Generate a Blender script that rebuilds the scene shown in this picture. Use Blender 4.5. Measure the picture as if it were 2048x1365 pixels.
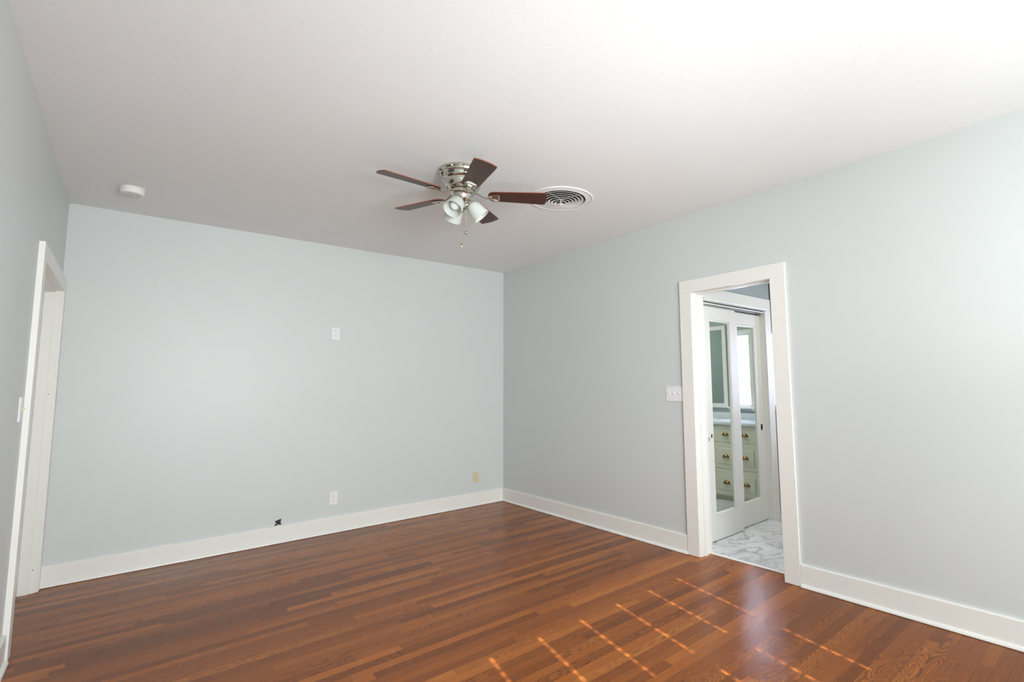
import bpy, bmesh, math, random
from mathutils import Matrix, Vector, noise
random.seed(4)
for o in list(bpy.data.objects): bpy.data.objects.remove(o)
SC = bpy.context.scene
COL = SC.collection
PI = math.pi

# ------------------------------------------------------------------ camera
W, H = 3.785, 2.74                  # room width, ceiling height (back right corner is the origin)
YR = -7.0                           # rear wall (behind the camera)
cx, cy, cz, yaw, pitch, roll, FPX = -3.39199, -5.23973, 1.34232, 0.73239, 0.09926, -0.01422, 1013.35885
F = Vector((math.sin(yaw)*math.cos(pitch), math.cos(yaw)*math.cos(pitch), math.sin(pitch)))
R0 = Vector((math.cos(yaw), -math.sin(yaw), 0)); U0 = R0.cross(F)
Rv = math.cos(roll)*R0+math.sin(roll)*U0; Uv = -math.sin(roll)*R0+math.cos(roll)*U0
cd = bpy.data.cameras.new('camera'); cam = bpy.data.objects.new('camera', cd); COL.objects.link(cam)
cam.matrix_world = Matrix(((Rv.x, Uv.x, -F.x, cx), (Rv.y, Uv.y, -F.y, cy), (Rv.z, Uv.z, -F.z, cz), (0, 0, 0, 1)))
cd.sensor_width = 36; cd.lens = FPX/2048*36; cd.shift_x = -143.28/2048; cd.shift_y = -12.354/2048
cd.clip_start = 0.05
SC.camera = cam

# ------------------------------------------------------------------ light
SC.view_settings.view_transform = 'Standard'; SC.view_settings.look = 'None'
SC.view_settings.gamma = 1; SC.view_settings.use_curve_mapping = False
SC.view_settings.exposure = 0.13
wd = bpy.data.worlds.new('world'); SC.world = wd; wd.use_nodes = True
bgn = wd.node_tree.nodes['Background']; bgn.inputs[0].default_value = (0.72, 0.76, 1.0, 1); bgn.inputs[1].default_value = 1.0

def area(name, loc, direction, sx, sy, power, color=(1, 1, 1), portal=False, spread=PI):
    l = bpy.data.lights.new(name, 'AREA'); l.shape = 'RECTANGLE'; l.size = sx; l.size_y = sy; l.energy = power; l.color = color
    l.spread = spread
    o = bpy.data.objects.new(name, l); COL.objects.link(o); o.location = loc
    o.rotation_euler = Vector(direction).to_track_quat('-Z', 'Y').to_euler()
    if portal: l.cycles.is_portal = True
    return o
# daylight glowing through the closed blind of the rear window
area('window_daylight', (-2.05, YR+0.10, 1.55), (0, 1, 0.0), 1.9, 1.2, 103, (0.90, 0.975, 1.0))
# added spot standing in for a flash bounced off the ceiling right of camera
fl = bpy.data.lights.new('bounce_fill', 'SPOT'); fl.energy = 24; fl.spot_size = math.radians(115); fl.spot_blend = 1.0
fl.shadow_soft_size = 0.12; fl.color = (0.93, 0.985, 1.0)
flo = bpy.data.objects.new('bounce_fill', fl); COL.objects.link(flo); flo.location = (-1.15, -5.2, 0.9)
flo.rotation_euler = Vector((0.25, 0.35, 1.0)).to_track_quat('-Z', 'Y').to_euler()
# sun through the cord holes of the blind
sn = bpy.data.lights.new('sun', 'SUN'); sn.energy = 17; sn.angle = math.radians(0.25); sn.color = (1.0, 0.95, 0.92)
sno = bpy.data.objects.new('sun', sn); COL.objects.link(sno)
SUN = Vector((0.19, 1.0, -0.5185)); sno.rotation_euler = SUN.to_track_quat('-Z', 'Y').to_euler()
def spot(name, loc, aim, energy, size, soft, color=(0.93, 0.985, 1.0)):
    l = bpy.data.lights.new(name, 'SPOT'); l.energy = energy; l.spot_size = math.radians(size); l.spot_blend = 1.0; l.shadow_soft_size = soft; l.color = color
    o = bpy.data.objects.new(name, l); COL.objects.link(o); o.location = loc
    o.rotation_euler = (Vector(aim)-Vector(loc)).to_track_quat('-Z', 'Y').to_euler(); return o
spot('far_end_fill', (-2.6, -6.2, 1.7), (-1.25, 0, 1.35), 330, 84, 0.40)  # added spot filling the far end, standing in for a direct flash
spot('ceiling_fill', (-2.6, -5.6, 0.5), (-2.4, -1.0, 2.74), 52, 110, 0.3)  # added spot lifting the far ceiling, standing in for bounced flash
# bathroom windows
area('bathroom_window_daylight', (2.40, -3.435, 1.5), (-1, 0, 0), 0.34, 0.9, 18, (0.64, 0.70, 1.0))
area('alcove_window_daylight', (2.40, -2.27, 1.5), (-1, 0, 0), 0.34, 0.9, 0.22, (0.78, 0.80, 1.0))
# area light added under the bathroom ceiling to brighten the room
area('bathroom_ceiling_fill', (1.1, -3.9, 2.58), (0, 0, -1), 0.5, 0.5, 22, (1.0, 0.975, 0.90))

# ------------------------------------------------------------------ materials
def s2l(c): return tuple(((v/255.0+0.055)/1.055)**2.4 if v/255.0 > 0.04045 else v/255.0/12.92 for v in c)+(1,)
def mat(name, rgb, rough=0.5, metal=0.0, spec=0.5, coat=0.0, bump=None, emis=None):
    m = bpy.data.materials.new(name); m.use_nodes = True; nt = m.node_tree; b = nt.nodes['Principled BSDF']
    col = s2l(rgb) if max(rgb) > 1 else tuple(rgb)+(1,)
    b.inputs['Roughness'].default_value = rough; b.inputs['Metallic'].default_value = metal
    b.inputs['Specular IOR Level'].default_value = spec; b.inputs['Coat Weight'].default_value = coat
    tc = nt.nodes.new('ShaderNodeTexCoord')
    # every surface gets a faint procedural variation of its paint
    n = nt.nodes.new('ShaderNodeTexNoise'); n.inputs['Scale'].default_value = 3.0; n.inputs['Detail'].default_value = 3
    nt.links.new(tc.outputs['Object'], n.inputs['Vector'])
    mx = nt.nodes.new('ShaderNodeMix'); mx.data_type = 'RGBA'
    mx.inputs[6].default_value = tuple(c*0.985 for c in col[:3])+(1,); mx.inputs[7].default_value = tuple(min(1, c*1.015) for c in col[:3])+(1,)
    nt.links.new(n.outputs['Fac'], mx.inputs[0]); nt.links.new(mx.outputs[2], b.inputs['Base Color'])
    if bump:
        sc, st, dist = bump
        bn = nt.nodes.new('ShaderNodeTexNoise'); bn.inputs['Scale'].default_value = sc; bn.inputs['Detail'].default_value = 4
        nt.links.new(tc.outputs['Object'], bn.inputs['Vector'])
        bp = nt.nodes.new('ShaderNodeBump'); bp.inputs['Strength'].default_value = st; bp.inputs['Distance'].default_value = dist
        nt.links.new(bn.outputs['Fac'], bp.inputs['Height']); nt.links.new(bp.outputs['Normal'], b.inputs['Normal'])
    return m

M = {}
M['wall'] = mat('blue_grey_wall_paint', (211, 215, 214), 0.43, spec=0.5, bump=(90, 0.12, 0.002))
M['ceiling'] = mat('ceiling_paint', (242, 243, 243), 0.85, spec=0.2, bump=(120, 0.35, 0.003))
M['trim'] = mat('white_trim_paint', (238, 236, 231), 0.32, spec=0.45)
M['door_paint'] = mat('white_door_paint', (228, 226, 220), 0.35)
M['plate_white'] = mat('white_plastic', (238, 236, 238), 0.3)
M['plate_ivory'] = mat('ivory_plastic', (214, 204, 170), 0.3)
M['slot'] = mat('outlet_slot_dark', (70, 62, 58), 0.6)
M['nickel'] = mat('polished_nickel', (204, 200, 190), 0.16, metal=1.0)
M['nickel_dark'] = mat('vent_slot_black', (30, 27, 24), 0.5)
M['chain'] = mat('bead_chain_nickel', (200, 192, 176), 0.25, metal=1.0)
M['smoke'] = mat('smoke_detector_plastic', (236, 234, 230), 0.4)
M['smoke_grille'] = mat('smoke_detector_grille', (196, 194, 188), 0.6)
M['vent'] = mat('vent_enamel', (240, 239, 238), 0.35)
M['duct'] = mat('duct_black', (22, 18, 18), 0.8)
M['rubber'] = mat('black_cable_rubber', (38, 42, 44), 0.6)
M['old_wood'] = mat('torn_brown_lath', (84, 58, 36), 0.8)
M['bath_wall'] = mat('bathroom_wall_grey', (168, 178, 176), 0.5)  # darker grey than the main room's walls
M['cabinet'] = mat('sage_cabinet_paint', (226, 222, 204), 0.4)
M['brass'] = mat('antique_brass', (150, 118, 72), 0.3, metal=1.0)
M['dark_brass'] = mat('oil_rubbed_brass', (66, 48, 30), 0.35, metal=1.0)
M['track'] = mat('aluminium_track', (190, 188, 184), 0.3, metal=1.0)
M['black'] = mat('track_shade_black', (16, 15, 14), 0.6)
M['counter'] = mat('white_stone_counter', (226, 229, 236), 0.2)
M['bulb'] = mat('white_bulb_glass', (232, 232, 236), 0.25)
M['slat'] = mat('white_blind_slat', (230, 230, 228), 0.4)
M['backing'] = mat('rear_wall_outside', (120, 118, 114), 0.8)
M['threshold'] = mat('white_threshold', (236, 235, 232), 0.35)
m = mat('mirror_glass', (222, 232, 224), 0.015, metal=1.0); M['mirror'] = m
m = mat('greenish_mirror_glass', (206, 214, 208), 0.02, metal=1.0); M['mirror_green'] = m

# frosted shade glass
m = bpy.data.materials.new('frosted_shade_glass'); m.use_nodes = True; nt = m.node_tree; b = nt.nodes['Principled BSDF']
b.inputs['Base Color'].default_value = s2l((236, 240, 236)); b.inputs['Roughness'].default_value = 0.28
tr = nt.nodes.new('ShaderNodeBsdfTranslucent'); tr.inputs[0].default_value = s2l((236, 240, 232))
ms = nt.nodes.new('ShaderNodeMixShader'); ms.inputs[0].default_value = 0.45
nt.links.new(b.outputs[0], ms.inputs[1]); nt.links.new(tr.outputs[0], ms.inputs[2]); nt.links.new(ms.outputs[0], nt.nodes['Material Output'].inputs[0])
M['shade'] = m
# window glass
m = bpy.data.materials.new('window_glass'); m.use_nodes = True; nt = m.node_tree; b = nt.nodes['Principled BSDF']
b.inputs['Base Color'].default_value = (1, 1, 1, 1); b.inputs['Roughness'].default_value = 0.0; b.inputs['Transmission Weight'].default_value = 1; b.inputs['IOR'].default_value = 1.05
M['glass'] = m

class NB:
    def __init__(s, nt): s.nt = nt
    def n(s, t, **k):
        x = s.nt.nodes.new(t)
        for a, v in k.items(): setattr(x, a, v)
        return x
    def link(s, a, b): s.nt.links.new(a, b)
    def m(s, op, a, b=None, c=None, clamp=False):
        x = s.n('ShaderNodeMath', operation=op, use_clamp=clamp)
        for i, v in enumerate((a, b, c)):
            if v is None: continue
            if isinstance(v, (int, float)): x.inputs[i].default_value = v
            else: s.link(v, x.inputs[i])
        return x.outputs[0]
    def xyz(s, x, y, z):
        c = s.n('ShaderNodeCombineXYZ')
        for i, v in enumerate((x, y, z)):
            if isinstance(v, (int, float)): c.inputs[i].default_value = v
            else: s.link(v, c.inputs[i])
        return c.outputs[0]
    def noise(s, v, scale, detail=2, rough=0.5, dist=0.0):
        x = s.n('ShaderNodeTexNoise'); s.link(v, x.inputs['Vector']); x.inputs['Scale'].default_value = scale
        x.inputs['Detail'].default_value = detail; x.inputs['Roughness'].default_value = rough; x.inputs['Distortion'].default_value = dist
        return x.outputs['Fac']
    def white(s, v):
        x = s.n('ShaderNodeTexWhiteNoise', noise_dimensions='2D'); s.link(v, x.inputs['Vector']); return x.outputs['Value']
    def ramp(s, f, stops):
        x = s.n('ShaderNodeValToRGB'); s.link(f, x.inputs[0]); e = x.color_ramp.elements
        while len(e) < len(stops): e.new(0.5)
        for i, (p, c) in enumerate(stops): e[i].position = p; e[i].color = c
        return x.outputs['Color']
    def mixc(s, f, a, b, mode='MIX'):
        x = s.n('ShaderNodeMix', data_type='RGBA', blend_type=mode)
        for i, v in ((0, f), (6, a), (7, b)):
            if isinstance(v, (int, float)): x.inputs[i].default_value = v
            elif isinstance(v, tuple): x.inputs[i].default_value = v
            else: s.link(v, x.inputs[i])
        return x.outputs[2]

def oak_material():
    m = bpy.data.materials.new('oak_strip_floor'); m.use_nodes = True; nt = m.node_tree; b = nt.nodes['Principled BSDF']; q = NB(nt)
    tc = q.n('ShaderNodeTexCoord'); sp = q.n('ShaderNodeSeparateXYZ'); q.link(tc.outputs['Object'], sp.inputs[0])
    x, y = sp.outputs[0], sp.outputs[1]
    bw = 0.058
    yr = q.m('DIVIDE', y, bw); row = q.m('FLOOR', yr)
    r1 = q.white(q.xyz(row, 3.7, 0)); r2 = q.white(q.xyz(row, 11.3, 0))
    ln = q.m('MULTIPLY_ADD', r2, 0.9, 0.8)
    xr = q.m('ADD', q.m('DIVIDE', x, ln), q.m('MULTIPLY', r1, 37.0)); bid = q.m('FLOOR', xr)
    rb = q.white(q.xyz(row, bid, 0)); rc = q.white(q.xyz(bid, q.m('ADD', row, 51.5), 0)); rd = q.white(q.xyz(q.m('ADD', bid, 9.5), q.m('ADD', row, 17.5), 0))
    # cathedral grain: contour lines of a stretched noise, different for every board
    gv = q.xyz(q.m('MULTIPLY', x, 1.9), q.m('MULTIPLY', y, 12.0), q.m('MULTIPLY', rb, 50.0))
    g = q.noise(gv, 1.0, 2.5, 0.35, 0.25)
    rings = q.m('SINE', q.m('MULTIPLY', g, 170.0))
    rings = q.m('POWER', q.m('MULTIPLY_ADD', rings, 0.5, 0.5), 2.2)
    gs = q.m('MULTIPLY', q.m('SUBTRACT', rc, 0.35, clamp=True), 1.5)
    g2 = q.noise(q.xyz(q.m('MULTIPLY', x, 3.0), q.m('MULTIPLY', y, 150.0), q.m('MULTIPLY', rb, 20.0)), 1.0, 3.0, 0.6)
    g3 = q.noise(q.xyz(q.m('MULTIPLY', x, 22.0), q.m('MULTIPLY', y, 420.0), rb), 1.0, 2.0, 0.6)
    tone = q.m('MULTIPLY_ADD', rd, 0.62, q.m('MULTIPLY', q.m('SUBTRACT', g2, 0.5), 0.55)); tone = q.m('ADD', tone, 0.19)
    col = q.ramp(tone, [(0.0, OAK[0]), (0.35, OAK[1]), (0.7, OAK[2]), (1.0, OAK[3])])
    dark = q.m('MULTIPLY', rings, q.m('MULTIPLY', gs, 0.72))
    dark = q.m('ADD', dark, q.m('MULTIPLY', q.m('SUBTRACT', g3, 0.55, clamp=True), 0.9), clamp=True)
    col = q.mixc(dark, col, OAK[4])
    # seams
    fy = q.m('FRACT', yr); ey = q.m('MINIMUM', fy, q.m('SUBTRACT', 1.0, fy)); seam_y = q.m('LESS_THAN', ey, 0.016)
    fx = q.m('FRACT', xr); ex = q.m('MULTIPLY', q.m('MINIMUM', fx, q.m('SUBTRACT', 1.0, fx)), ln); seam_x = q.m('LESS_THAN', ex, 0.0009)
    seam = q.m('MAXIMUM', seam_y, seam_x)
    col = q.mixc(q.m('MULTIPLY', seam, 0.5), col, (0.05, 0.018, 0.008, 1))
    q.link(col, b.inputs['Base Color'])
    rr = q.m('MULTIPLY_ADD', q.noise(tc.outputs['Object'], 2.5, 3), 0.10, 0.22)
    q.link(rr, b.inputs['Roughness']); b.inputs['Specular IOR Level'].default_value = 0.17
    hgt = q.m('ADD', q.m('MULTIPLY', dark, -0.5), q.m('MULTIPLY', seam, -0.6))
    hgt = q.m('ADD', hgt, q.m('MULTIPLY', q.noise(q.xyz(q.m('MULTIPLY', x, 1.0), q.m('MULTIPLY', y, 9.0), 0), 2.0, 2), 1.6))
    bp = q.n('ShaderNodeBump'); bp.inputs['Strength'].default_value = 0.25; bp.inputs['Distance'].default_value = 0.0012
    q.link(hgt, bp.inputs['Height']); q.link(bp.outputs[0], b.inputs['Normal'])
    return m
OAK = [(0.125, 0.037, 0.010, 1), (0.232, 0.068, 0.016, 1), (0.352, 0.107, 0.021, 1), (0.480, 0.176, 0.036, 1), (0.080, 0.024, 0.008, 1)]
M['oak'] = oak_material()

def marble_material():
    m = bpy.data.materials.new('white_marble_tile'); m.use_nodes = True; nt = m.node_tree; b = nt.nodes['Principled BSDF']; q = NB(nt)
    tc = q.n('ShaderNodeTexCoord'); v = tc.outputs['Object']
    n1 = q.noise(v, 2.6, 6, 0.6, 1.6); a = q.m('ABSOLUTE', q.m('SUBTRACT', n1, 0.5)); vein = q.m('SUBTRACT', 1.0, q.m('MULTIPLY', a, 26.0), clamp=True)
    n2 = q.noise(v, 6.0, 5, 0.6, 1.0); a2 = q.m('ABSOLUTE', q.m('SUBTRACT', n2, 0.52)); vein2 = q.m('MULTIPLY', q.m('SUBTRACT', 1.0, q.m('MULTIPLY', a2, 40.0), clamp=True), 0.35)
    msk = q.noise(v, 1.5, 2); f = q.m('MULTIPLY', q.m('ADD', vein, vein2, clamp=True), q.m('MULTIPLY', msk, 1.3), clamp=True)
    base = q.ramp(q.noise(v, 3.0, 4), [(0.3, s2l((205, 206, 208))), (0.7, s2l((236, 236, 236)))])
    col = q.mixc(f, base, s2l((140, 142, 148)))
    sp = q.n('ShaderNodeSeparateXYZ'); q.link(v, sp.inputs[0])
    fx = q.m('FRACT', q.m('DIVIDE', q.m('ADD', sp.outputs[0], 0.2), 0.61)); fy = q.m('FRACT', q.m('DIVIDE', q.m('ADD', sp.outputs[1], 0.12), 0.305))
    s = q.m('MAXIMUM', q.m('LESS_THAN', fx, 0.004), q.m('LESS_THAN', fy, 0.008))
    col = q.mixc(q.m('MULTIPLY', s, 0.5), col, s2l((150, 150, 150)))
    q.link(col, b.inputs['Base Color']); b.inputs['Roughness'].default_value = 0.18
    return m
M['marble'] = marble_material()

def walnut_material():
    m = bpy.data.materials.new('walnut_blade_laminate'); m.use_nodes = True; nt = m.node_tree; b = nt.nodes['Principled BSDF']; q = NB(nt)
    tc = q.n('ShaderNodeTexCoord'); sp = q.n('ShaderNodeSeparateXYZ'); q.link(tc.outputs['Object'], sp.inputs[0])
    g = q.noise(q.xyz(q.m('MULTIPLY', sp.outputs[0], 5.0), q.m('MULTIPLY', sp.outputs[1], 110.0), sp.outputs[2]), 1.0, 3)
    g2 = q.noise(q.xyz(q.m('MULTIPLY', sp.outputs[0], 2.0), q.m('MULTIPLY', sp.outputs[1], 14.0), 4.0), 1.0, 2)
    col = q.ramp(q.m('MULTIPLY_ADD', g, 0.5, q.m('MULTIPLY', g2, 0.5)), [(0.3, s2l((44, 24, 17))), (0.7, s2l((92, 50, 36)))])
    q.link(col, b.inputs['Base Color']); b.inputs['Roughness'].default_value = 0.38
    return m
M['walnut'] = walnut_material()
M['blade_edge'] = mat('reddish_blade_edge', (130, 62, 44), 0.4)

# ------------------------------------------------------------------ mesh helpers
def ident(p): return p
def bx(bm, x0, x1, y0, y1, z0, z1, tf=ident):
    x0, x1 = min(x0, x1), max(x0, x1); y0, y1 = min(y0, y1), max(y0, y1); z0, z1 = min(z0, z1), max(z0, z1)
    v = [bm.verts.new(tf(Vector(p))) for p in ((x0, y0, z0), (x1, y0, z0), (x1, y1, z0), (x0, y1, z0), (x0, y0, z1), (x1, y0, z1), (x1, y1, z1), (x0, y1, z1))]
    for f in ((0, 3, 2, 1), (4, 5, 6, 7), (0, 1, 5, 4), (1, 2, 6, 5), (2, 3, 7, 6), (3, 0, 4, 7)): bm.faces.new([v[i] for i in f])
def prism(bm, pts, a, b, axis='x', tf=ident):
    """pts: 2-D outline; extruded along axis from a to b."""
    def P(u, w, t):
        return Vector({'x': (t, u, w), 'y': (u, t, w), 'z': (u, w, t)}[axis])
    A = [bm.verts.new(tf(P(u, w, a))) for u, w in pts]; B = [bm.verts.new(tf(P(u, w, b))) for u, w in pts]
    n = len(pts); bm.faces.new(A[::-1]); bm.faces.new(B)
    for i in range(n): bm.faces.new((A[i], A[(i+1) % n], B[(i+1) % n], B[i]))
def lathe(bm, prof, n=48, tf=ident, closed=False):
    rings = []
    for r, z in prof:
        if r < 1e-6: rings.append([bm.verts.new(tf(Vector((0, 0, z))))])
        else: rings.append([bm.verts.new(tf(Vector((r*math.cos(2*PI*i/n), r*math.sin(2*PI*i/n), z)))) for i in range(n)])
    pr = list(zip(rings, rings[1:]))
    if closed: pr.append((rings[-1], rings[0]))
    for a, b in pr:
        for i in range(n):
            j = (i+1) % n
            if len(a) == 1 and len(b) == 1: continue
            if len(a) == 1: bm.faces.new((a[0], b[j], b[i]))
            elif len(b) == 1: bm.faces.new((a[i], a[j], b[0]))
            else: bm.faces.new((a[i], a[j], b[j], b[i]))
def tube(bm, pts, rad, n=10, flat=1.0, tf=ident):
    pts = [Vector(p) for p in pts]; rings = []
    for i, p in enumerate(pts):
        t = (pts[min(i+1, len(pts)-1)]-pts[max(i-1, 0)]).normalized()
        up = Vector((0, 0, 1)) if abs(t.z) < 0.95 else Vector((1, 0, 0))
        s = t.cross(up).normalized(); u = s.cross(t)
        r = rad[i] if isinstance(rad, (list, tuple)) else rad
        rings.append([bm.verts.new(tf(p+s*r*math.cos(2*PI*k/n)+u*r*flat*math.sin(2*PI*k/n))) for k in range(n)])
    for a, b in zip(rings, rings[1:]):
        for k in range(n): bm.faces.new((a[k], a[(k+1) % n], b[(k+1) % n], b[k]))
    bm.faces.new(rings[0][::-1]); bm.faces.new(rings[-1])
def sphere(bm, c, r, sz=1.0, n=14, tf=ident):
    c = Vector(c); lathe(bm, [(r*math.sin(PI*i/8), -r*sz*math.cos(PI*i/8)) for i in range(9)], n, lambda p: tf(p+c))

def obj(name, bm, m, parent=None, bevel=0.0, smooth=False, loc=None, segs=2):
    bmesh.ops.recalc_face_normals(bm, faces=bm.faces)
    me = bpy.data.meshes.new(name); bm.to_mesh(me); bm.free()
    me.materials.append(M[m] if isinstance(m, str) else m)
    o = bpy.data.objects.new(name, me); COL.objects.link(o)
    if loc: o.location = loc
    if parent: o.parent = parent
    if smooth:
        for p in me.polygons: p.use_smooth = True
        me.set_sharp_from_angle(angle=math.radians(35))
    if bevel > 0:
        md = o.modifiers.new('bevel', 'BEVEL'); md.width = bevel; md.segments = segs; md.limit_method = 'ANGLE'; md.angle_limit = math.radians(40)
    return o
def new(): return bmesh.new()
def boxes(name, m, lst, parent=None, bevel=0.0):
    bm = new()
    for b in lst: bx(bm, *b)
    return obj(name, bm, m, parent, bevel)
def thing(name, label, cat, loc=(0, 0, 0), rot=(0, 0, 0), group=None):
    o = bpy.data.objects.new(name, None); COL.objects.link(o); o.location = loc; o.rotation_euler = rot; o.empty_display_size = 0.1
    o['label'] = label; o['category'] = cat
    if group: o['group'] = group
    return o
def tag(o, label, cat, group=None):
    o['label'] = label; o['category'] = cat
    if group: o['group'] = group
    return o
def struct(o, label, cat):
    o['kind'] = 'structure'; o['label'] = label; o['category'] = cat
    return o
def sthing(name, label, cat, loc=(0, 0, 0)):
    o = thing(name, label, cat, loc); o['kind'] = 'structure'; return o

# ------------------------------------------------------------------ room shell
T = 0.14
struct(boxes('floor', 'oak', [(-W-T, 0.125, YR-0.1, 0.1, -0.06, 0)]), 'glossy reddish brown oak strip floor with dotted sun streaks', 'floor')
struct(boxes('ceiling', 'ceiling', [(-W-T, T, YR-0.14, 0.14, H, H+0.1)]), 'warm white painted ceiling of the empty room', 'ceiling')
struct(boxes('wall_back', 'wall', [(-W-T, T, 0, 0.14, 0, H)]), 'pale blue grey back wall carrying three outlet plates', 'wall')
# left wall, doorway y -1.22..-0.10
LY0, LY1, LZ = -1.22, -0.10, 2.065
struct(boxes('wall_left', 'wall', [(-W-T, -W, YR, LY0, 0, H), (-W-T, -W, LY1, 0, 0, H), (-W-T, -W, LY0, LY1, LZ, H)]), 'pale grey left wall with a doorway near the back corner', 'wall')
# right wall, doorway y -3.48..-2.80
RY0, RY1, RZ = -3.48, -2.797, 2.083
struct(boxes('wall_right', 'wall', [(0, 0.13, RY1, 0, 0, H), (0, 0.13, YR, RY0, 0, H), (0, 0.13, RY0, RY1, RZ, H)]), 'pale blue grey right wall with the doorway to the bathroom', 'wall')
# rear wall with window
WX0, WX1, WZ0, WZ1 = -3.05, -1.05, 0.95, 2.20
struct(boxes('wall_rear', 'wall', [(-W-T, WX0, YR-0.14, YR, 0, H), (WX1, T, YR-0.14, YR, 0, H), (WX0, WX1, YR-0.14, YR, 0, WZ0), (WX0, WX1, YR-0.14, YR, WZ1, H)]), 'rear wall behind the camera with the window', 'wall')

# baseboards: board profile with eased top + quarter round shoe
BBH = 0.145
def board_profile(sgn=1):
    return [(0, 0), (0.016, 0), (0.016, BBH-0.006), (0.0135, BBH-0.001), (0.011, BBH), (0, BBH)]
def shoe_profile():
    return [(0.0155, 0.003)]+[(0.0155+0.016*math.cos(a), 0.003+0.019*math.sin(a)) for a in [i*PI/12 for i in range(7)]]
def baseboard(name, wall, a, b, label, joints=()):
    t = sthing(name, label, 'baseboard')
    def tf(p):          # p = (along, out, z)
        if wall == 'back': return Vector((p.x, -p.y, p.z))
        if wall == 'right': return Vector((-p.y, p.x, p.z))
        return Vector((-W+p.y, p.x, p.z))
    cuts = [a]+sorted(joints)+[b]
    for i in range(len(cuts)-1):
        bm = new(); g = 0.0012
        prism(bm, board_profile(), cuts[i]+(g if i else 0), cuts[i+1]-(g if i < len(cuts)-2 else 0), 'x', tf); obj('board', bm, 'trim', t)
    bm = new(); prism(bm, shoe_profile(), a, b, 'x', tf); obj('shoe_moulding', bm, 'trim', t, smooth=True)
    return t
baseboard('baseboard_back', 'back', -W+0.024, 0, 'wide white baseboard along the back wall')
baseboard('baseboard_right', 'right', -2.684, -0.0165, 'white baseboard from the back corner to the bathroom doorway, with one joint', joints=(-1.474,))
baseboard('baseboard_right', 'right', YR, -3.595, 'white baseboard to the right of the bathroom doorway')
baseboard('baseboard_left', 'left', YR, -1.325, 'white baseboard on the left wall at the photo edge')

# ------------------------------------------------------------------ doorway to the bathroom (right wall)
CT = 0.02
d1 = sthing('door_1', 'white cased doorway leading into the bathroom', 'doorway')
boxes('side_casing', 'trim', [(-CT, 0, RY1, -2.684, 0.002, RZ)], d1, 0.002)
boxes('side_casing', 'trim', [(-CT, 0, -3.592, RY0, 0.002, RZ)], d1, 0.002)
boxes('head_casing', 'trim', [(-CT, 0, -3.592, -2.684, RZ, RZ+0.102)], d1, 0.0012)
boxes('jamb', 'trim', [(-0.002, 0.135, RY1-0.001, RY1+0.018, 0, RZ)], d1, 0.0015)
boxes('jamb', 'trim', [(-0.002, 0.135, RY0-0.018, RY0+0.001, 0, RZ)], d1, 0.0015)
boxes('head_jamb', 'trim', [(-0.002, 0.135, RY0, RY1, RZ-0.001, RZ+0.016)], d1, 0.0015)
boxes('door_stop', 'trim', [(0.045, 0.080, RY1-0.012, RY1, 0, RZ-0.012), (0.045, 0.080, RY0, RY0+0.012, 0, RZ-0.012), (0.045, 0.080, RY0, RY1, RZ-0.012, RZ)], d1, 0.0015)
boxes('side_casing', 'trim', [(0.13, 0.146, RY1-0.001, RY1+0.10, 0, RZ+0.1)], d1, 0.0015)
boxes('threshold', 'threshold', [(0.118, 0.146, RY0, RY1, 0, 0.007)], d1, 0.002)

# ------------------------------------------------------------------ doorway in the left wall
d2 = sthing('door_2', 'white cased doorway in the left wall beside the back corner', 'doorway')
LX = -W
boxes('side_casing', 'trim', [(LX, LX+0.024, LY0-0.10, LY0, 0.002, LZ)], d2, 0.0006)
boxes('side_casing', 'trim', [(LX, LX+0.024, LY1, -0.003, 0.002, LZ)], d2, 0.002)
boxes('head_casing', 'trim', [(LX, LX+0.024, LY0-0.10, -0.003, LZ, LZ+0.092)], d2, 0.0006)
boxes('jamb', 'trim', [(LX-0.14, LX+0.008, LY1-0.001, LY1+0.018, 0, LZ)], d2, 0.002)
boxes('jamb', 'trim', [(LX-0.14, LX+0.008, LY0-0.018, LY0+0.001, 0, LZ)], d2, 0.002)
boxes('head_jamb', 'trim', [(LX-0.14, LX+0.008, LY0, LY1, LZ-0.001, LZ+0.016)], d2, 0.002)
boxes('door_stop', 'trim', [(LX-0.075, LX-0.022, LY1-0.013, LY1, 0, LZ-0.013), (LX-0.075, LX-0.022, LY0, LY0+0.013, 0, LZ-0.013), (LX-0.075, LX-0.022, LY0, LY1, LZ-0.013, LZ)], d2, 0.002)
boxes('screw_hole', 'old_wood', [(LX-0.0135, LX-0.0095, LY1-0.0018, LY1-0.0005, 0.150, 0.158), (LX-0.0135, LX-0.0095, LY1-0.0018, LY1-0.0005, 1.330, 1.336)], d2)
boxes('doorway_light_block', 'door_paint', [(LX-0.138, LX-0.10, LY0+0.003, LY1-0.003, 0.006, LZ-0.003)], d2, 0.002)  # added unseen panel keeping outside light out of the doorway

# ------------------------------------------------------------------ rear window with blind (lets the dotted sunlight in)
w1 = sthing('window_1', 'rear window behind the camera', 'window')
boxes('window_frame', 'trim', [(WX0, WX0+0.05, YR-0.10, YR-0.06, WZ0, WZ1), (WX1-0.05, WX1, YR-0.10, YR-0.06, WZ0, WZ1), (WX0, WX1, YR-0.10, YR-0.06, WZ1-0.04, WZ1), (WX0, WX1, YR-0.10, YR-0.06, WZ0, WZ0+0.04), (WX0, WX1, YR-0.10, YR-0.06, 1.728, 1.798)], w1)
boxes('window_casing', 'trim', [(WX0-0.1, WX0, YR, YR+0.02, WZ0-0.1, WZ1+0.1), (WX1, WX1+0.1, YR, YR+0.02, WZ0-0.1, WZ1+0.1), (WX0, WX1, YR, YR+0.02, WZ1, WZ1+0.1), (WX0-0.12, WX1+0.12, YR, YR+0.05, WZ0-0.03, WZ0)], w1, 0.002)
bl = thing('venetian_blind', 'white closed venetian blind in the rear window', 'blind', (0, YR-0.03, 0))
bm = new(); xs = [-1.259-0.2985*k for k in range(6)]; hw = 0.009
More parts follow.
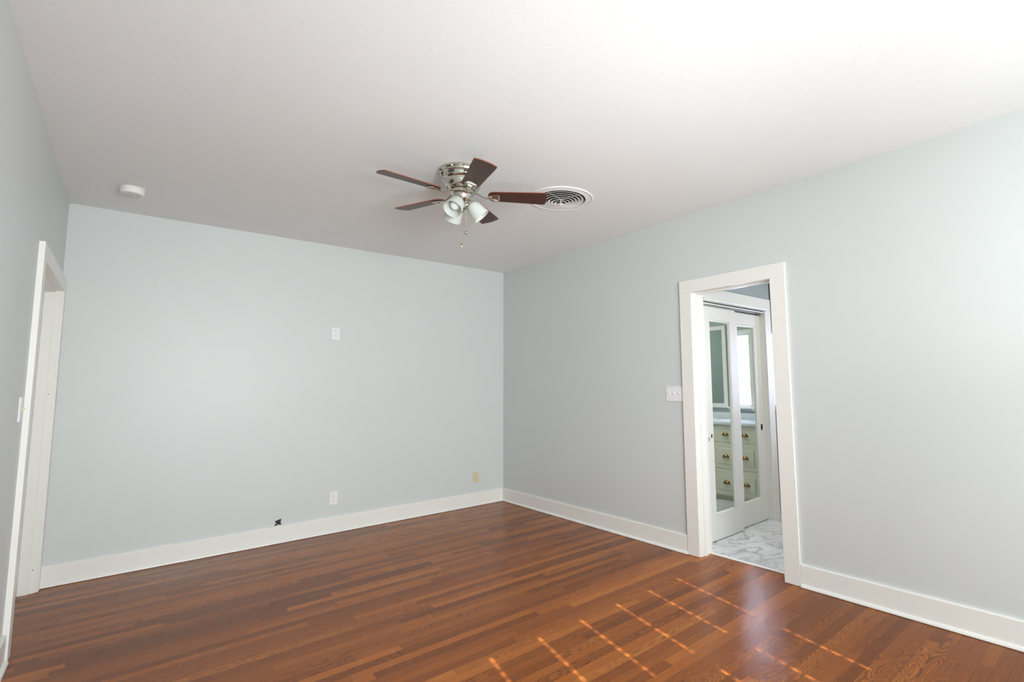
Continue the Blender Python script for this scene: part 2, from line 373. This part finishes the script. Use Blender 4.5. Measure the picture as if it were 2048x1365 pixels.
edges = [WX1-0.004]+[e for c in xs for e in (c+hw, c-hw)]+[WX0+0.004]
for i in range(0, len(edges), 2): bx(bm, edges[i+1], edges[i], -0.002, 0.002, WZ0+0.045, WZ1-0.05)
for c in xs:
    z = 1.43; k = 0
    bx(bm, c-hw, c+hw, -0.002, 0.002, WZ0+0.045, z+0.012)
    while z < WZ1-0.08:
        gap = 0.0235+0.003*math.sin(3.1*k+c*9)
        ztop = z+0.0365
        bx(bm, c-hw, c+hw, -0.002, 0.002, z+0.012+gap, ztop+0.012); z = ztop; k += 1
    bx(bm, c-hw, c+hw, -0.002, 0.002, z, WZ1-0.05)
obj('slats', bm, 'slat', bl)
boxes('head_rail', 'slat', [(WX0+0.004, WX1-0.004, -0.022, 0.022, WZ1-0.05, WZ1-0.003)], bl, 0.002)
boxes('bottom_rail', 'slat', [(WX0+0.004, WX1-0.004, -0.02, 0.02, WZ0+0.02, WZ0+0.045)], bl, 0.002)

# ------------------------------------------------------------------ bathroom beyond the doorway
BX, BYN, BYF, BH = 2.36, -4.9, -1.85, 2.62
struct(boxes('floor', 'marble', [(0.125, BX+0.1, BYN, BYF, -0.06, 0.001)]), 'white marble floor with grey veins in the bathroom', 'floor')
struct(boxes('ceiling', 'bath_wall', [(0.13, BX+0.14, BYN-0.1, BYF+0.1, BH, BH+0.1)]), 'grey bathroom ceiling seen through the doorway', 'ceiling')
def far_wall():
    ws = [(-3.605, -3.265), (-2.44, -2.10)]; L = []
    y = BYN
    for a, b in ws:
        L.append((BX, BX+0.12, y, a, 0, BH)); L.append((BX, BX+0.12, a, b, 0, 1.045)); L.append((BX, BX+0.12, a, b, 1.965, BH)); y = b
    L.append((BX, BX+0.12, y, BYF, 0, BH)); return L
struct(boxes('wall_bathroom_far', 'bath_wall', far_wall()), 'grey bathroom wall behind the vanity', 'wall')
struct(boxes('wall_bathroom_near', 'bath_wall', [(0.13, BX+0.12, BYN-0.1, BYN, 0, BH)]), 'bathroom end wall', 'wall')
struct(boxes('wall_bathroom_end', 'bath_wall', [(0.13, BX+0.12, BYF, BYF+0.1, 0, BH)]), 'bathroom alcove end wall', 'wall')
# closet front wall, doors in it
CY = -2.66; OX0, OX1, OZ = 0.325, 1.39, 2.09
struct(boxes('wall_closet', 'bath_wall', [(0.13, OX0, CY, CY+0.10, 0, BH), (OX1, 1.52, CY, CY+0.10, 0, BH), (OX0, OX1, CY, CY+0.10, OZ, BH), (1.44, 1.52, CY+0.1, BYF, 0, BH)]), 'grey closet wall in the bathroom above the mirrored doors', 'wall')
d3 = sthing('door_3', 'white cased closet opening with a sliding track in the bathroom', 'doorway')
boxes('side_casing', 'trim', [(0.215, OX0, CY-0.02, CY, 0, OZ)], d3, 0.002)
boxes('jamb', 'trim', [(OX1-0.0015, OX1+0.018, CY, CY+0.1, 0, OZ)], d3, 0.001)
boxes('side_casing', 'trim', [(OX1, OX1+0.11, CY-0.02, CY, 0, OZ)], d3, 0.002)
boxes('head_casing', 'trim', [(0.215, OX1+0.11, CY-0.02, CY, OZ, OZ+0.10)], d3, 0.002)
bm = new(); prism(bm, [(CY-0.018, OZ+0.004), (CY-0.038, OZ+0.002), (CY-0.044, OZ-0.008), (CY-0.040, OZ-0.018), (CY-0.030, OZ-0.022), (CY-0.004, OZ-0.024), (CY-0.004, OZ+0.004)], OX0-0.01, OX1+0.02, 'x'); obj('track_fascia', bm, 'trim', d3, smooth=True)
boxes('track', 'threshold', [(OX0, OX1-0.002, CY-0.004, CY+0.0, OZ-0.044, OZ-0.032), (OX0, OX1-0.002, CY+0.043, CY+0.046, OZ-0.052, OZ-0.001), (OX0, OX1-0.002, CY+0.085, CY+0.088, OZ-0.052, OZ-0.001)], d3)
boxes('track_shade_fill', 'black', [(OX0, OX1-0.002, CY+0.001, CY+0.042, OZ-0.030, OZ-0.001), (OX0, OX1-0.002, CY+0.047, CY+0.084, OZ-0.030, OZ-0.001)], d3)  # solid black fill painted in for the shade inside the track slot

def slider(x0, x1, y0, gx0, gx1, label, pull_x, ps=1.0):
    t = thing('sliding_door', label, 'door', (x0, y0, 0.008), group='mirrored closet doors')
    w = x1-x0; a, b = gx0-x0, gx1-x0; zt = 2.018; z0, z1 = 0.21, 1.90
    boxes('frame', 'door_paint', [(0, a, 0, 0.035, 0, zt), (b, w, 0, 0.035, 0, zt), (a, b, 0, 0.035, 0, z0), (a, b, 0, 0.035, z1, zt)], t)
    bm = new()
    # bevelled glazing bead round the mirror
    for (u0, u1, q0, q1) in ((a, b, z0, z0+0.012), (a, b, z1-0.012, z1), (a, a+0.012, z0, z1), (b-0.012, b, z0, z1)):
        bx(bm, u0, u1, 0.004, 0.016, q0, q1)
    obj('glazing_bead', bm, 'trim', t, 0.002)
    boxes('mirror_panel', 'mirror', [(a+0.002, b-0.002, 0.014, 0.018, z0+0.002, z1-0.002)], t)
    bm = new(); lathe(bm, [(0, -0.004), (0.014, -0.004), (0.022, -0.0025), (0.022, 0.001), (0, 0.001)], 20, lambda p: Vector((pull_x-x0+p.x*0.8*ps, p.z+0.0008, 0.895+p.y*1.5*ps-(1-ps)*0.03)))
    fp = obj('finger_pull', bm, 'dark_brass', t, smooth=True)
    return t
fd = slider(0.327, 0.868, CY+0.006, 0.437, 0.762, 'front mirrored sliding closet door nearer the doorway, white frame', 0.412, 0.5)
boxes('latch_plate', 'dark_brass', [(0.040, 0.047, -0.0012, 0.001, 0.838, 0.872)], fd)
slider(0.848, 1.388, CY+0.048, 0.958, 1.285, 'rear mirrored sliding closet door with a brown oval finger pull', 1.34)

# bathroom windows
for i, (a, b, lab) in enumerate(((-3.605, -3.265, 'bright bathroom window reflected in the rear mirrored closet door'), (-2.44, -2.10, 'narrow bright alcove window at the edge of the bathroom doorway'))):
    w = sthing('window_%d' % (i+2), lab, 'window')
    boxes('window_frame', 'trim', [(BX+0.02, BX+0.06, a, a+0.025, 1.045, 1.965), (BX+0.02, BX+0.06, b-0.025, b, 1.045, 1.965), (BX+0.02, BX+0.06, a, b, 1.045, 1.07), (BX+0.02, BX+0.06, a, b, 1.94, 1.965)], w)
    boxes('window_casing', 'trim', [(BX-0.015, BX, a-0.05, a, 1.0, 1.965), (BX-0.015, BX, b, b+0.05, 1.0, 1.965), (BX-0.015, BX, a-0.05, b+0.05, 1.965, 2.01)], w, 0.002)
    boxes('window_sill', 'trim', [(BX-0.05, BX, a-0.06, b+0.06, 1.02, 1.045)], w, 0.003)
    boxes('pane', 'glass', [(BX+0.035, BX+0.039, a+0.02, b-0.02, 1.06, 1.95)], w)

# vanity
VX, VY0, VY1 = 1.80, -4.22, -2.87
v = thing('vanity_cabinet', 'pale sage vanity with brass cup pulls reflected in the mirrored closet doors', 'cabinet', (VX, VY0, 0))
def vt(l): return [(a-VX, b-VX, c-VY0, d-VY0, e, f) for a, b, c, d, e, f in l]
boxes('body', 'cabinet', vt([(VX+0.006, BX-0.004, VY0, VY1, 0.06, 0.865), (VX+0.07, BX-0.004, VY0+0.01, VY1-0.01, 0, 0.06)]), v)
boxes('countertop', 'counter', vt([(VX-0.025, BX-0.004, VY0-0.02, VY1+0.02, 0.865, 0.895), (BX-0.02, BX-0.004, VY0-0.02, VY1+0.02, 0.895, 0.97)]), v, 0.003)
for c in range(4):
    yc = -3.053-0.332*c
    for (za, zb, framed) in ((0.665, 0.845, False), (0.365, 0.645, True), (0.075, 0.345, True)):
        y0, y1 = yc-0.163-VY0, yc+0.163-VY0
        L = [(0, 0.02, y0, y1, za, zb)]
        dr = boxes('drawer', 'cabinet', L, v, 0.003)
        if framed:
            i = 0.052
            boxes('raised_panel', 'cabinet', [(-0.008, 0.0, y0+i, y1-i, za+i, zb-i)], dr, 0.006)
        bm = new(); zc = (za+zb)/2; ym = (y0+y1)/2; n = 14; rings = []
        x_ = -0.008 if framed else 0
        for j in range(6):      # cup pull: quarter dome open below
            ph = j*PI/2/5; ring = []
            for kk in range(n+1):
                th = PI*kk/n
                ring.append(bm.verts.new((x_-0.026*math.sin(ph)*(0.35+0.65*math.sin(th)), ym+0.046*math.cos(th)*(1-0.15*math.sin(ph)), zc-0.014+0.036*math.sin(th)*math.cos(ph))))
            rings.append(ring)
        for r_a, r_b in zip(rings, rings[1:]):
            for kk in range(n): bm.faces.new((r_a[kk], r_a[kk+1], r_b[kk+1], r_b[kk]))
        hb = obj('cup_pull', bm, 'brass', dr, smooth=True)
        sm = hb.modifiers.new('solid', 'SOLIDIFY'); sm.thickness = 0.002
fm = thing('framed_mirror', 'white framed greenish mirror over the vanity, seen reflected in the front closet door', 'mirror', (BX, -3.95, 1.03))
boxes('frame', 'trim', [(-0.03, 0, -0.30, -0.245, 0, 1.06), (-0.03, 0, 0.225, 0.28, 0, 1.06), (-0.03, 0, -0.245, 0.225, 0, 0.055), (-0.03, 0, -0.245, 0.225, 1.005, 1.06)], fm, 0.006)
boxes('mirror_panel', 'mirror_green', [(-0.014, -0.002, -0.245, 0.225, 0.055, 1.005)], fm)

# ------------------------------------------------------------------ ceiling fan
HX, HY = -1.842, -2.36
fan = thing('ceiling_fan', 'nickel ceiling fan with five dark walnut blades and three frosted shades', 'ceiling fan', (HX, HY, H))
bm = new()
lathe(bm, [(0, -0.0005), (0.146, -0.0005), (0.148, -0.006), (0.146, -0.014), (0.136, -0.020), (0.134, -0.026), (0.138, -0.030), (0.139, -0.034), (0.130, -0.038), (0.128, -0.056), (0.124, -0.062), (0.127, -0.066),
           (0.124, -0.070), (0.119, -0.074), (0.117, -0.088), (0.112, -0.104), (0.103, -0.118), (0.095, -0.126), (0.091, -0.128), (0.088, -0.131), (0.080, -0.133), (0, -0.133)], 72)
obj('motor_housing', bm, 'nickel', fan, smooth=True)
for k in range(8):                     # vent slots in the upper band
    bm = new(); a0 = 2*PI*k/8+0.35; n = 8
    for i in range(n):
        a = a0+i*0.32/n; b = a0+(i+1)*0.32/n
        r = 0.1302
        vs = [bm.verts.new((r*math.cos(t), r*math.sin(t), z)) for t, z in ((a, -0.041), (b, -0.041), (b, -0.053), (a, -0.053))]
        ws = [bm.verts.new(((r-0.004)*math.cos(t), (r-0.004)*math.sin(t), z)) for t, z in ((a, -0.041), (b, -0.041), (b, -0.053), (a, -0.053))]
        bm.faces.new(vs); bm.faces.new(ws[::-1])
        for q_ in range(4): bm.faces.new((vs[q_], ws[q_], ws[(q_+1) % 4], vs[(q_+1) % 4]))
    obj('vent_slot', bm, 'nickel_dark', fan)
bm = new(); lathe(bm, [(0, -0.132), (0.070, -0.132), (0.076, -0.136), (0.076, -0.152), (0.070, -0.156), (0, -0.156)], 48); obj('flywheel', bm, 'nickel', fan, smooth=True)
bm = new(); lathe(bm, [(0, -0.156), (0.060, -0.157), (0.062, -0.161), (0.058, -0.166), (0.056, -0.178), (0.050, -0.192), (0.040, -0.204), (0.030, -0.210), (0.026, -0.214), (0.026, -0.240), (0.032, -0.243), (0.032, -0.250), (0.022, -0.256), (0.014, -0.262), (0.014, -0.270), (0.008, -0.276), (0, -0.277)], 48)
obj('switch_housing', bm, 'nickel', fan, smooth=True)
BZ = -0.150                             # blade plane below the ceiling
def blade_outline():
    pts = []
    r0, r1 = 0.165, 0.545
    def hwid(t): return 0.052+0.016*t
    N = 12
    for i in range(N+1):                # one long edge, root to tip
        t = i/N; pts.append((r0+0.03+(r1-0.035-r0-0.03)*t, hwid(t)))
    rc, w1 = 0.012, hwid(1)
    pts.pop()
    for i in range(6):                  # tip: small rounded corners, slight arc between them
        a = PI/2*i/5; pts.append((r1-rc-0.006+rc*math.sin(a), w1-rc+rc*math.cos(a)))
    for i in range(1, 10):
        v_ = 1-2*i/10; pts.append((r1-0.006+0.010*(1-v_*v_), (w1-rc)*v_))
    for i in range(6):
        a = PI/2*(1-i/5); pts.append((r1-rc-0.006+rc*math.sin(a), -w1+rc-rc*math.cos(a)))
    for i in range(1, N+1):
        t = 1-i/N; pts.append((r0+0.03+(r1-0.035-r0-0.03)*t, -hwid(t)))
    for i in range(1, 8):               # rounded root
        a = PI*i/8; pts.append((r0+0.03-0.032*math.sin(a), -0.052*math.cos(a)))
    return pts
OUT = blade_outline(); PITCH = math.radians(-12)
for k in range(5):
    ang = math.radians(183.2-72*k)
    # blade
    bm = new(); prism(bm, OUT, -0.003, 0.003, 'z')
    b_ = obj('blade', bm, 'walnut', fan, 0.0012)
    b_.data.materials.append(M['blade_edge'])
    for p in b_.data.polygons:
        if abs(p.normal.z) < 0.5: p.material_index = 1
    b_.location = (0, 0, BZ-0.010); b_.rotation_euler = (PITCH, 0, 0)
    b_.rotation_euler = (Matrix.Rotation(ang, 3, 'Z') @ Matrix.Rotation(PITCH, 3, 'X')).to_euler()
    # blade iron: curved arm + open trapezoid plate under the blade root
    bm = new()
    tube(bm, [(0.060, 0, BZ+0.006), (0.085, 0, BZ+0.006), (0.105, 0, BZ-0.002), (0.125, 0, BZ-0.016), (0.145, 0, BZ-0.024), (0.170, 0, BZ-0.022), (0.186, 0, BZ-0.019)],
         [0.016, 0.015, 0.013, 0.011, 0.011, 0.012, 0.012], 12, 0.5)
    def tp(p, s=1): 
        q_ = Matrix.Rotation(PITCH, 3, 'X') @ Vector((p.x, p.y, p.z)); return Vector((q_.x, q_.y, q_.z+BZ-0.010))
    trap = [(0.168, 0.012), (0.185, 0.024), (0.226, 0.036), (0.234, 0.030), (0.236, 0), (0.234, -0.030), (0.226, -0.036), (0.185, -0.024), (0.168, -0.012)]
    prism(bm, trap, -0.0066, -0.0035, 'z', tp)
    inner = [(0.170+(u-0.170)*1.0, w_) for u, w_ in trap]
    loop = trap+[trap[0]]
    tube(bm, [(u, w_, -0.0085) for u, w_ in loop], 0.0042, 8, 1.0, tp)
    ir = obj('blade_iron', bm, 'nickel', fan, smooth=True); ir.rotation_euler = (0, 0, ang)
    
# shades
prof_out = [(0.018, 0.0), (0.030, -0.004), (0.040, -0.013), (0.047, -0.028), (0.0515, -0.048), (0.0545, -0.070), (0.0565, -0.090), (0.0595, -0.108)]
prof = prof_out+[(0.057, -0.1085)]+[(r-0.003, z) for r, z in prof_out[::-1][1:]]
for az in (214, 334, 94):
    a = math.radians(az); tilt = math.radians(42)
    base = Vector((0.052*math.cos(a), 0.052*math.sin(a), -0.214))
    Rm = Matrix.Rotation(a, 3, 'Z') @ Matrix.Rotation(-tilt, 3, 'Y')
    def tf(p): return base+Rm @ p
    bm = new()
    tube(bm, [(0.020*math.cos(a), 0.020*math.sin(a), -0.226), (0.034*math.cos(a), 0.034*math.sin(a), -0.222), tuple(base+Rm @ Vector((0, 0, 0.014)))], 0.009, 12)
    lathe(bm, [(0, 0.016), (0.014, 0.016), (0.020, 0.008), (0.026, 0.004), (0.027, -0.006), (0.024, -0.008), (0, -0.008)], 28, tf)
    arm = obj('lamp_arm', bm, 'nickel', fan, smooth=True)
    bm = new(); lathe(bm, prof, 40, tf); sh = obj('lamp_shade', bm, 'shade', fan, smooth=True)
    bm = new(); lathe(bm, [(0, -0.006), (0.012, -0.008), (0.013, -0.026), (0.022, -0.042), (0.029, -0.058), (0.028, -0.072), (0.018, -0.084), (0, -0.088)], 24, tf)
    obj('bulb', bm, 'bulb', fan, smooth=True)
# pull chains
def chain(x, y, ztop, zbot, rr, long):
    bm = new(); z = ztop
    tube(bm, [(x, y, ztop), (x, y, zbot)], 0.0007, 6)
    while z > zbot: sphere(bm, (x, y, z), 0.0014, 1, 8); z -= 0.0042
    c = obj('pull_chain', bm, 'chain', fan, smooth=True)
    bm = new()
    if long: lathe(bm, [(0, 0.006), (0.003, 0.005), (0.004, 0), (0.007, -0.008), (0.0085, -0.016), (0.006, -0.024), (0.004, -0.028), (0, -0.029)], 16, lambda p: p+Vector((x, y, zbot)))
    else: sphere(bm, (x, y, zbot-rr), rr, 1.0, 16)
    obj('pull_knob', bm, 'chain', c, smooth=True)
chain(-0.012, -0.018, -0.262, -0.487, 0, True)
chain(0.014, -0.028, -0.240, -0.402, 0.012, False)

# ------------------------------------------------------------------ round ceiling vent
vt_ = thing('ceiling_vent', 'round white ceiling air vent with concentric louvres beyond the fan', 'vent', (-1.045, -2.395, H))
bm = new(); lathe(bm, [(0.242, -0.0005), (0.244, -0.004), (0.238, -0.009), (0.230, -0.008), (0.224, -0.005), (0.196, -0.010), (0.188, -0.011), (0.184, -0.008), (0.184, -0.001)], 72); obj('outer_ring', bm, 'vent', vt_, smooth=True)
bm = new(); lathe(bm, [(0, -0.0015), (0.184, -0.0015)], 48); obj('duct_opening', bm, 'duct', vt_)
for i in range(7):
    r = 0.170-0.024*i; zl = -0.013-0.0050*i
    bm = new(); lathe(bm, [(r, zl-0.0012), (r+0.0014, zl), (r, zl+0.0012), (r-0.016, zl+0.0062), (r-0.017, zl+0.0050)], 72, closed=True); obj('louvre_ring', bm, 'vent', vt_)
bm = new()
for a in (0.3, 0.3+PI/2):
    dx, dy = math.cos(a), math.sin(a)
    for s in (-1, 1): tube(bm, [(s*dx*0.182, s*dy*0.182, -0.004), (s*dx*0.006, s*dy*0.006, -0.005)], 0.0014, 6)
obj('support_bar', bm, 'vent', vt_)
bm = new(); lathe(bm, [(0, -0.050), (0.010, -0.049), (0.012, -0.046), (0.006, -0.040), (0.004, -0.004), (0, -0.004)], 24); obj('centre_cap', bm, 'vent', vt_, smooth=True)

# ------------------------------------------------------------------ smoke detector
sd = thing('smoke_detector', 'round white smoke detector on the ceiling near the left wall', 'smoke detector', (-3.44, -0.655, H))
bm = new(); lathe(bm, [(0, -0.0005), (0.068, -0.0005), (0.069, -0.010), (0.066, -0.014), (0.067, -0.017), (0.066, -0.036), (0.061, -0.043), (0.050, -0.045), (0, -0.046)], 56); obj('housing', bm, 'smoke', sd, smooth=True)
bm = new()
for k in range(10):
    a = 2*PI*k/10
    bx(bm, 0.030, 0.046, -0.004, 0.004, -0.0475, -0.0448, lambda p: Matrix.Rotation(a, 3, 'Z') @ p)
obj('grille', bm, 'smoke_grille', sd)
bm = new(); lathe(bm, [(0, -0.0485), (0.009, -0.048), (0.010, -0.045), (0, -0.045)], 20); obj('test_button', bm, 'smoke_grille', sd, smooth=True)

# ------------------------------------------------------------------ outlets and switches
def plate(t, w, h, m, tf):
    bm = new(); d = 0.006
    o_ = [(-w/2, -h/2), (w/2, -h/2), (w/2, h/2), (-w/2, h/2)]
    A = [bm.verts.new(tf(Vector((x, 0, z)))) for x, z in o_]
    B = [bm.verts.new(tf(Vector((x, 0.003, z)))) for x, z in o_]
    Cc = [bm.verts.new(tf(Vector((x*0.93, d, z*0.95)))) for x, z in o_]
    bm.faces.new(A)
    for P_, Q_ in ((A, B), (B, Cc)):
        for i in range(4): bm.faces.new((P_[i], P_[(i+1) % 4], Q_[(i+1) % 4], Q_[i]))
    bm.faces.new(Cc); return obj('cover_plate', bm, m, t, 0.0008)
def outlet(loc, label, m):
    t = thing('wall_outlet', label, 'outlet', loc, group='outlets on the back wall')
    tf = lambda p: Vector((p.x, -p.y, p.z))
    plate(t, 0.076, 0.121, m, tf)
    for s in (-1, 1):
        bm = new()
        pts = [(0.0165*math.cos(a), s*0.020+max(-0.0125, min(0.0125, 0.0165*math.sin(a)))) for a in [2*PI*i/28 for i in range(28)]]
        prism(bm, pts, 0.0055, 0.0085, 'y', tf)
        soc = obj('socket', bm, m, t)
        boxes('socket_slot', 'slot', [(-0.0075, -0.0055, -0.0088, -0.0080, s*0.020-0.001, s*0.020+0.007), (0.0052, 0.0072, -0.0088, -0.0080, s*0.020-0.001, s*0.020+0.006), (-0.0022, 0.0022, -0.0088, -0.0080, s*0.020-0.0085, s*0.020-0.0045)], soc)
    bm = new(); lathe(bm, [(0, 0.0075), (0.003, 0.007), (0.0035, 0.0055), (0, 0.0055)], 12, lambda p: Vector((p.x, -p.z, p.y))); obj('screw', bm, m, t, smooth=True)
outlet((-1.915, 0, 1.875), 'white wall outlet high on the middle of the back wall', 'plate_white')
outlet((-1.884, 0, 0.315), 'white wall outlet low on the back wall, directly below the high one', 'plate_white')
outlet((-0.366, 0, 0.318), 'ivory wall outlet low on the back wall near the right corner', 'plate_ivory')

def switch(loc, side, gangs, label):
    t = thing('light_switch', label, 'light switch', loc)
    tf = (lambda p: Vector((-p.y, p.x, p.z))) if side == 'right' else (lambda p: Vector((p.y, p.x, p.z)))
    w = 0.070+0.0585*(gangs-1)
    plate(t, w, 0.122, 'plate_white', tf)
    for g in range(gangs):
        c = (g-(gangs-1)/2)*0.046*1.15
        bm = new(); bx(bm, c-0.006, c+0.006, 0.0055, 0.0068, -0.013, 0.013, tf); s_ = obj('toggle_collar', bm, 'plate_white', t, 0.0006)
        bm = new(); prism(bm, [(0.0055, -0.006), (0.019, 0.003), (0.020, 0.009), (0.017, 0.011), (0.0055, 0.006)], c-0.0045, c+0.0045, 'x', tf)
        obj('toggle', bm, 'plate_white' if side == 'right' else 'plate_ivory', t, 0.0008)
    return t
switch((0, -2.590, 1.259), 'right', 3, 'white triple toggle switch plate left of the bathroom doorway')
switch((-W, -1.455, 1.26), 'left', 1, 'white single toggle switch on the left wall beside the left doorway')

# small ragged cable hole above the back baseboard
ch = thing('cable_hole', 'small ragged black hole with brown edges just above the back baseboard', 'hole', (-2.333, 0, 0.174))
ch.scale = (0.78, 1, 0.80)
bm = new(); prism(bm, [(-0.036, 0.020), (-0.008, 0.030), (0.030, 0.038), (0.026, 0.010), (0.022, -0.002), (0.036, -0.020), (0.020, -0.026), (-0.004, -0.018), (-0.024, -0.024), (-0.018, -0.004), (-0.028, 0.010)], -0.0012, 0.0, 'y'); obj('opening', bm, 'rubber', ch)
bm = new(); prism(bm, [(-0.034, -0.014), (-0.010, -0.002), (0.006, 0.004), (0.002, -0.012), (-0.012, -0.026), (-0.032, -0.028)], -0.003, -0.001, 'y'); obj('torn_edge', bm, 'old_wood', ch)
bm = new(); tube(bm, [(0.004, 0, 0.008), (0.006, -0.012, 0.006), (0.014, -0.020, -0.006)], 0.0035, 10); obj('cable_stub', bm, 'rubber', ch, smooth=True)
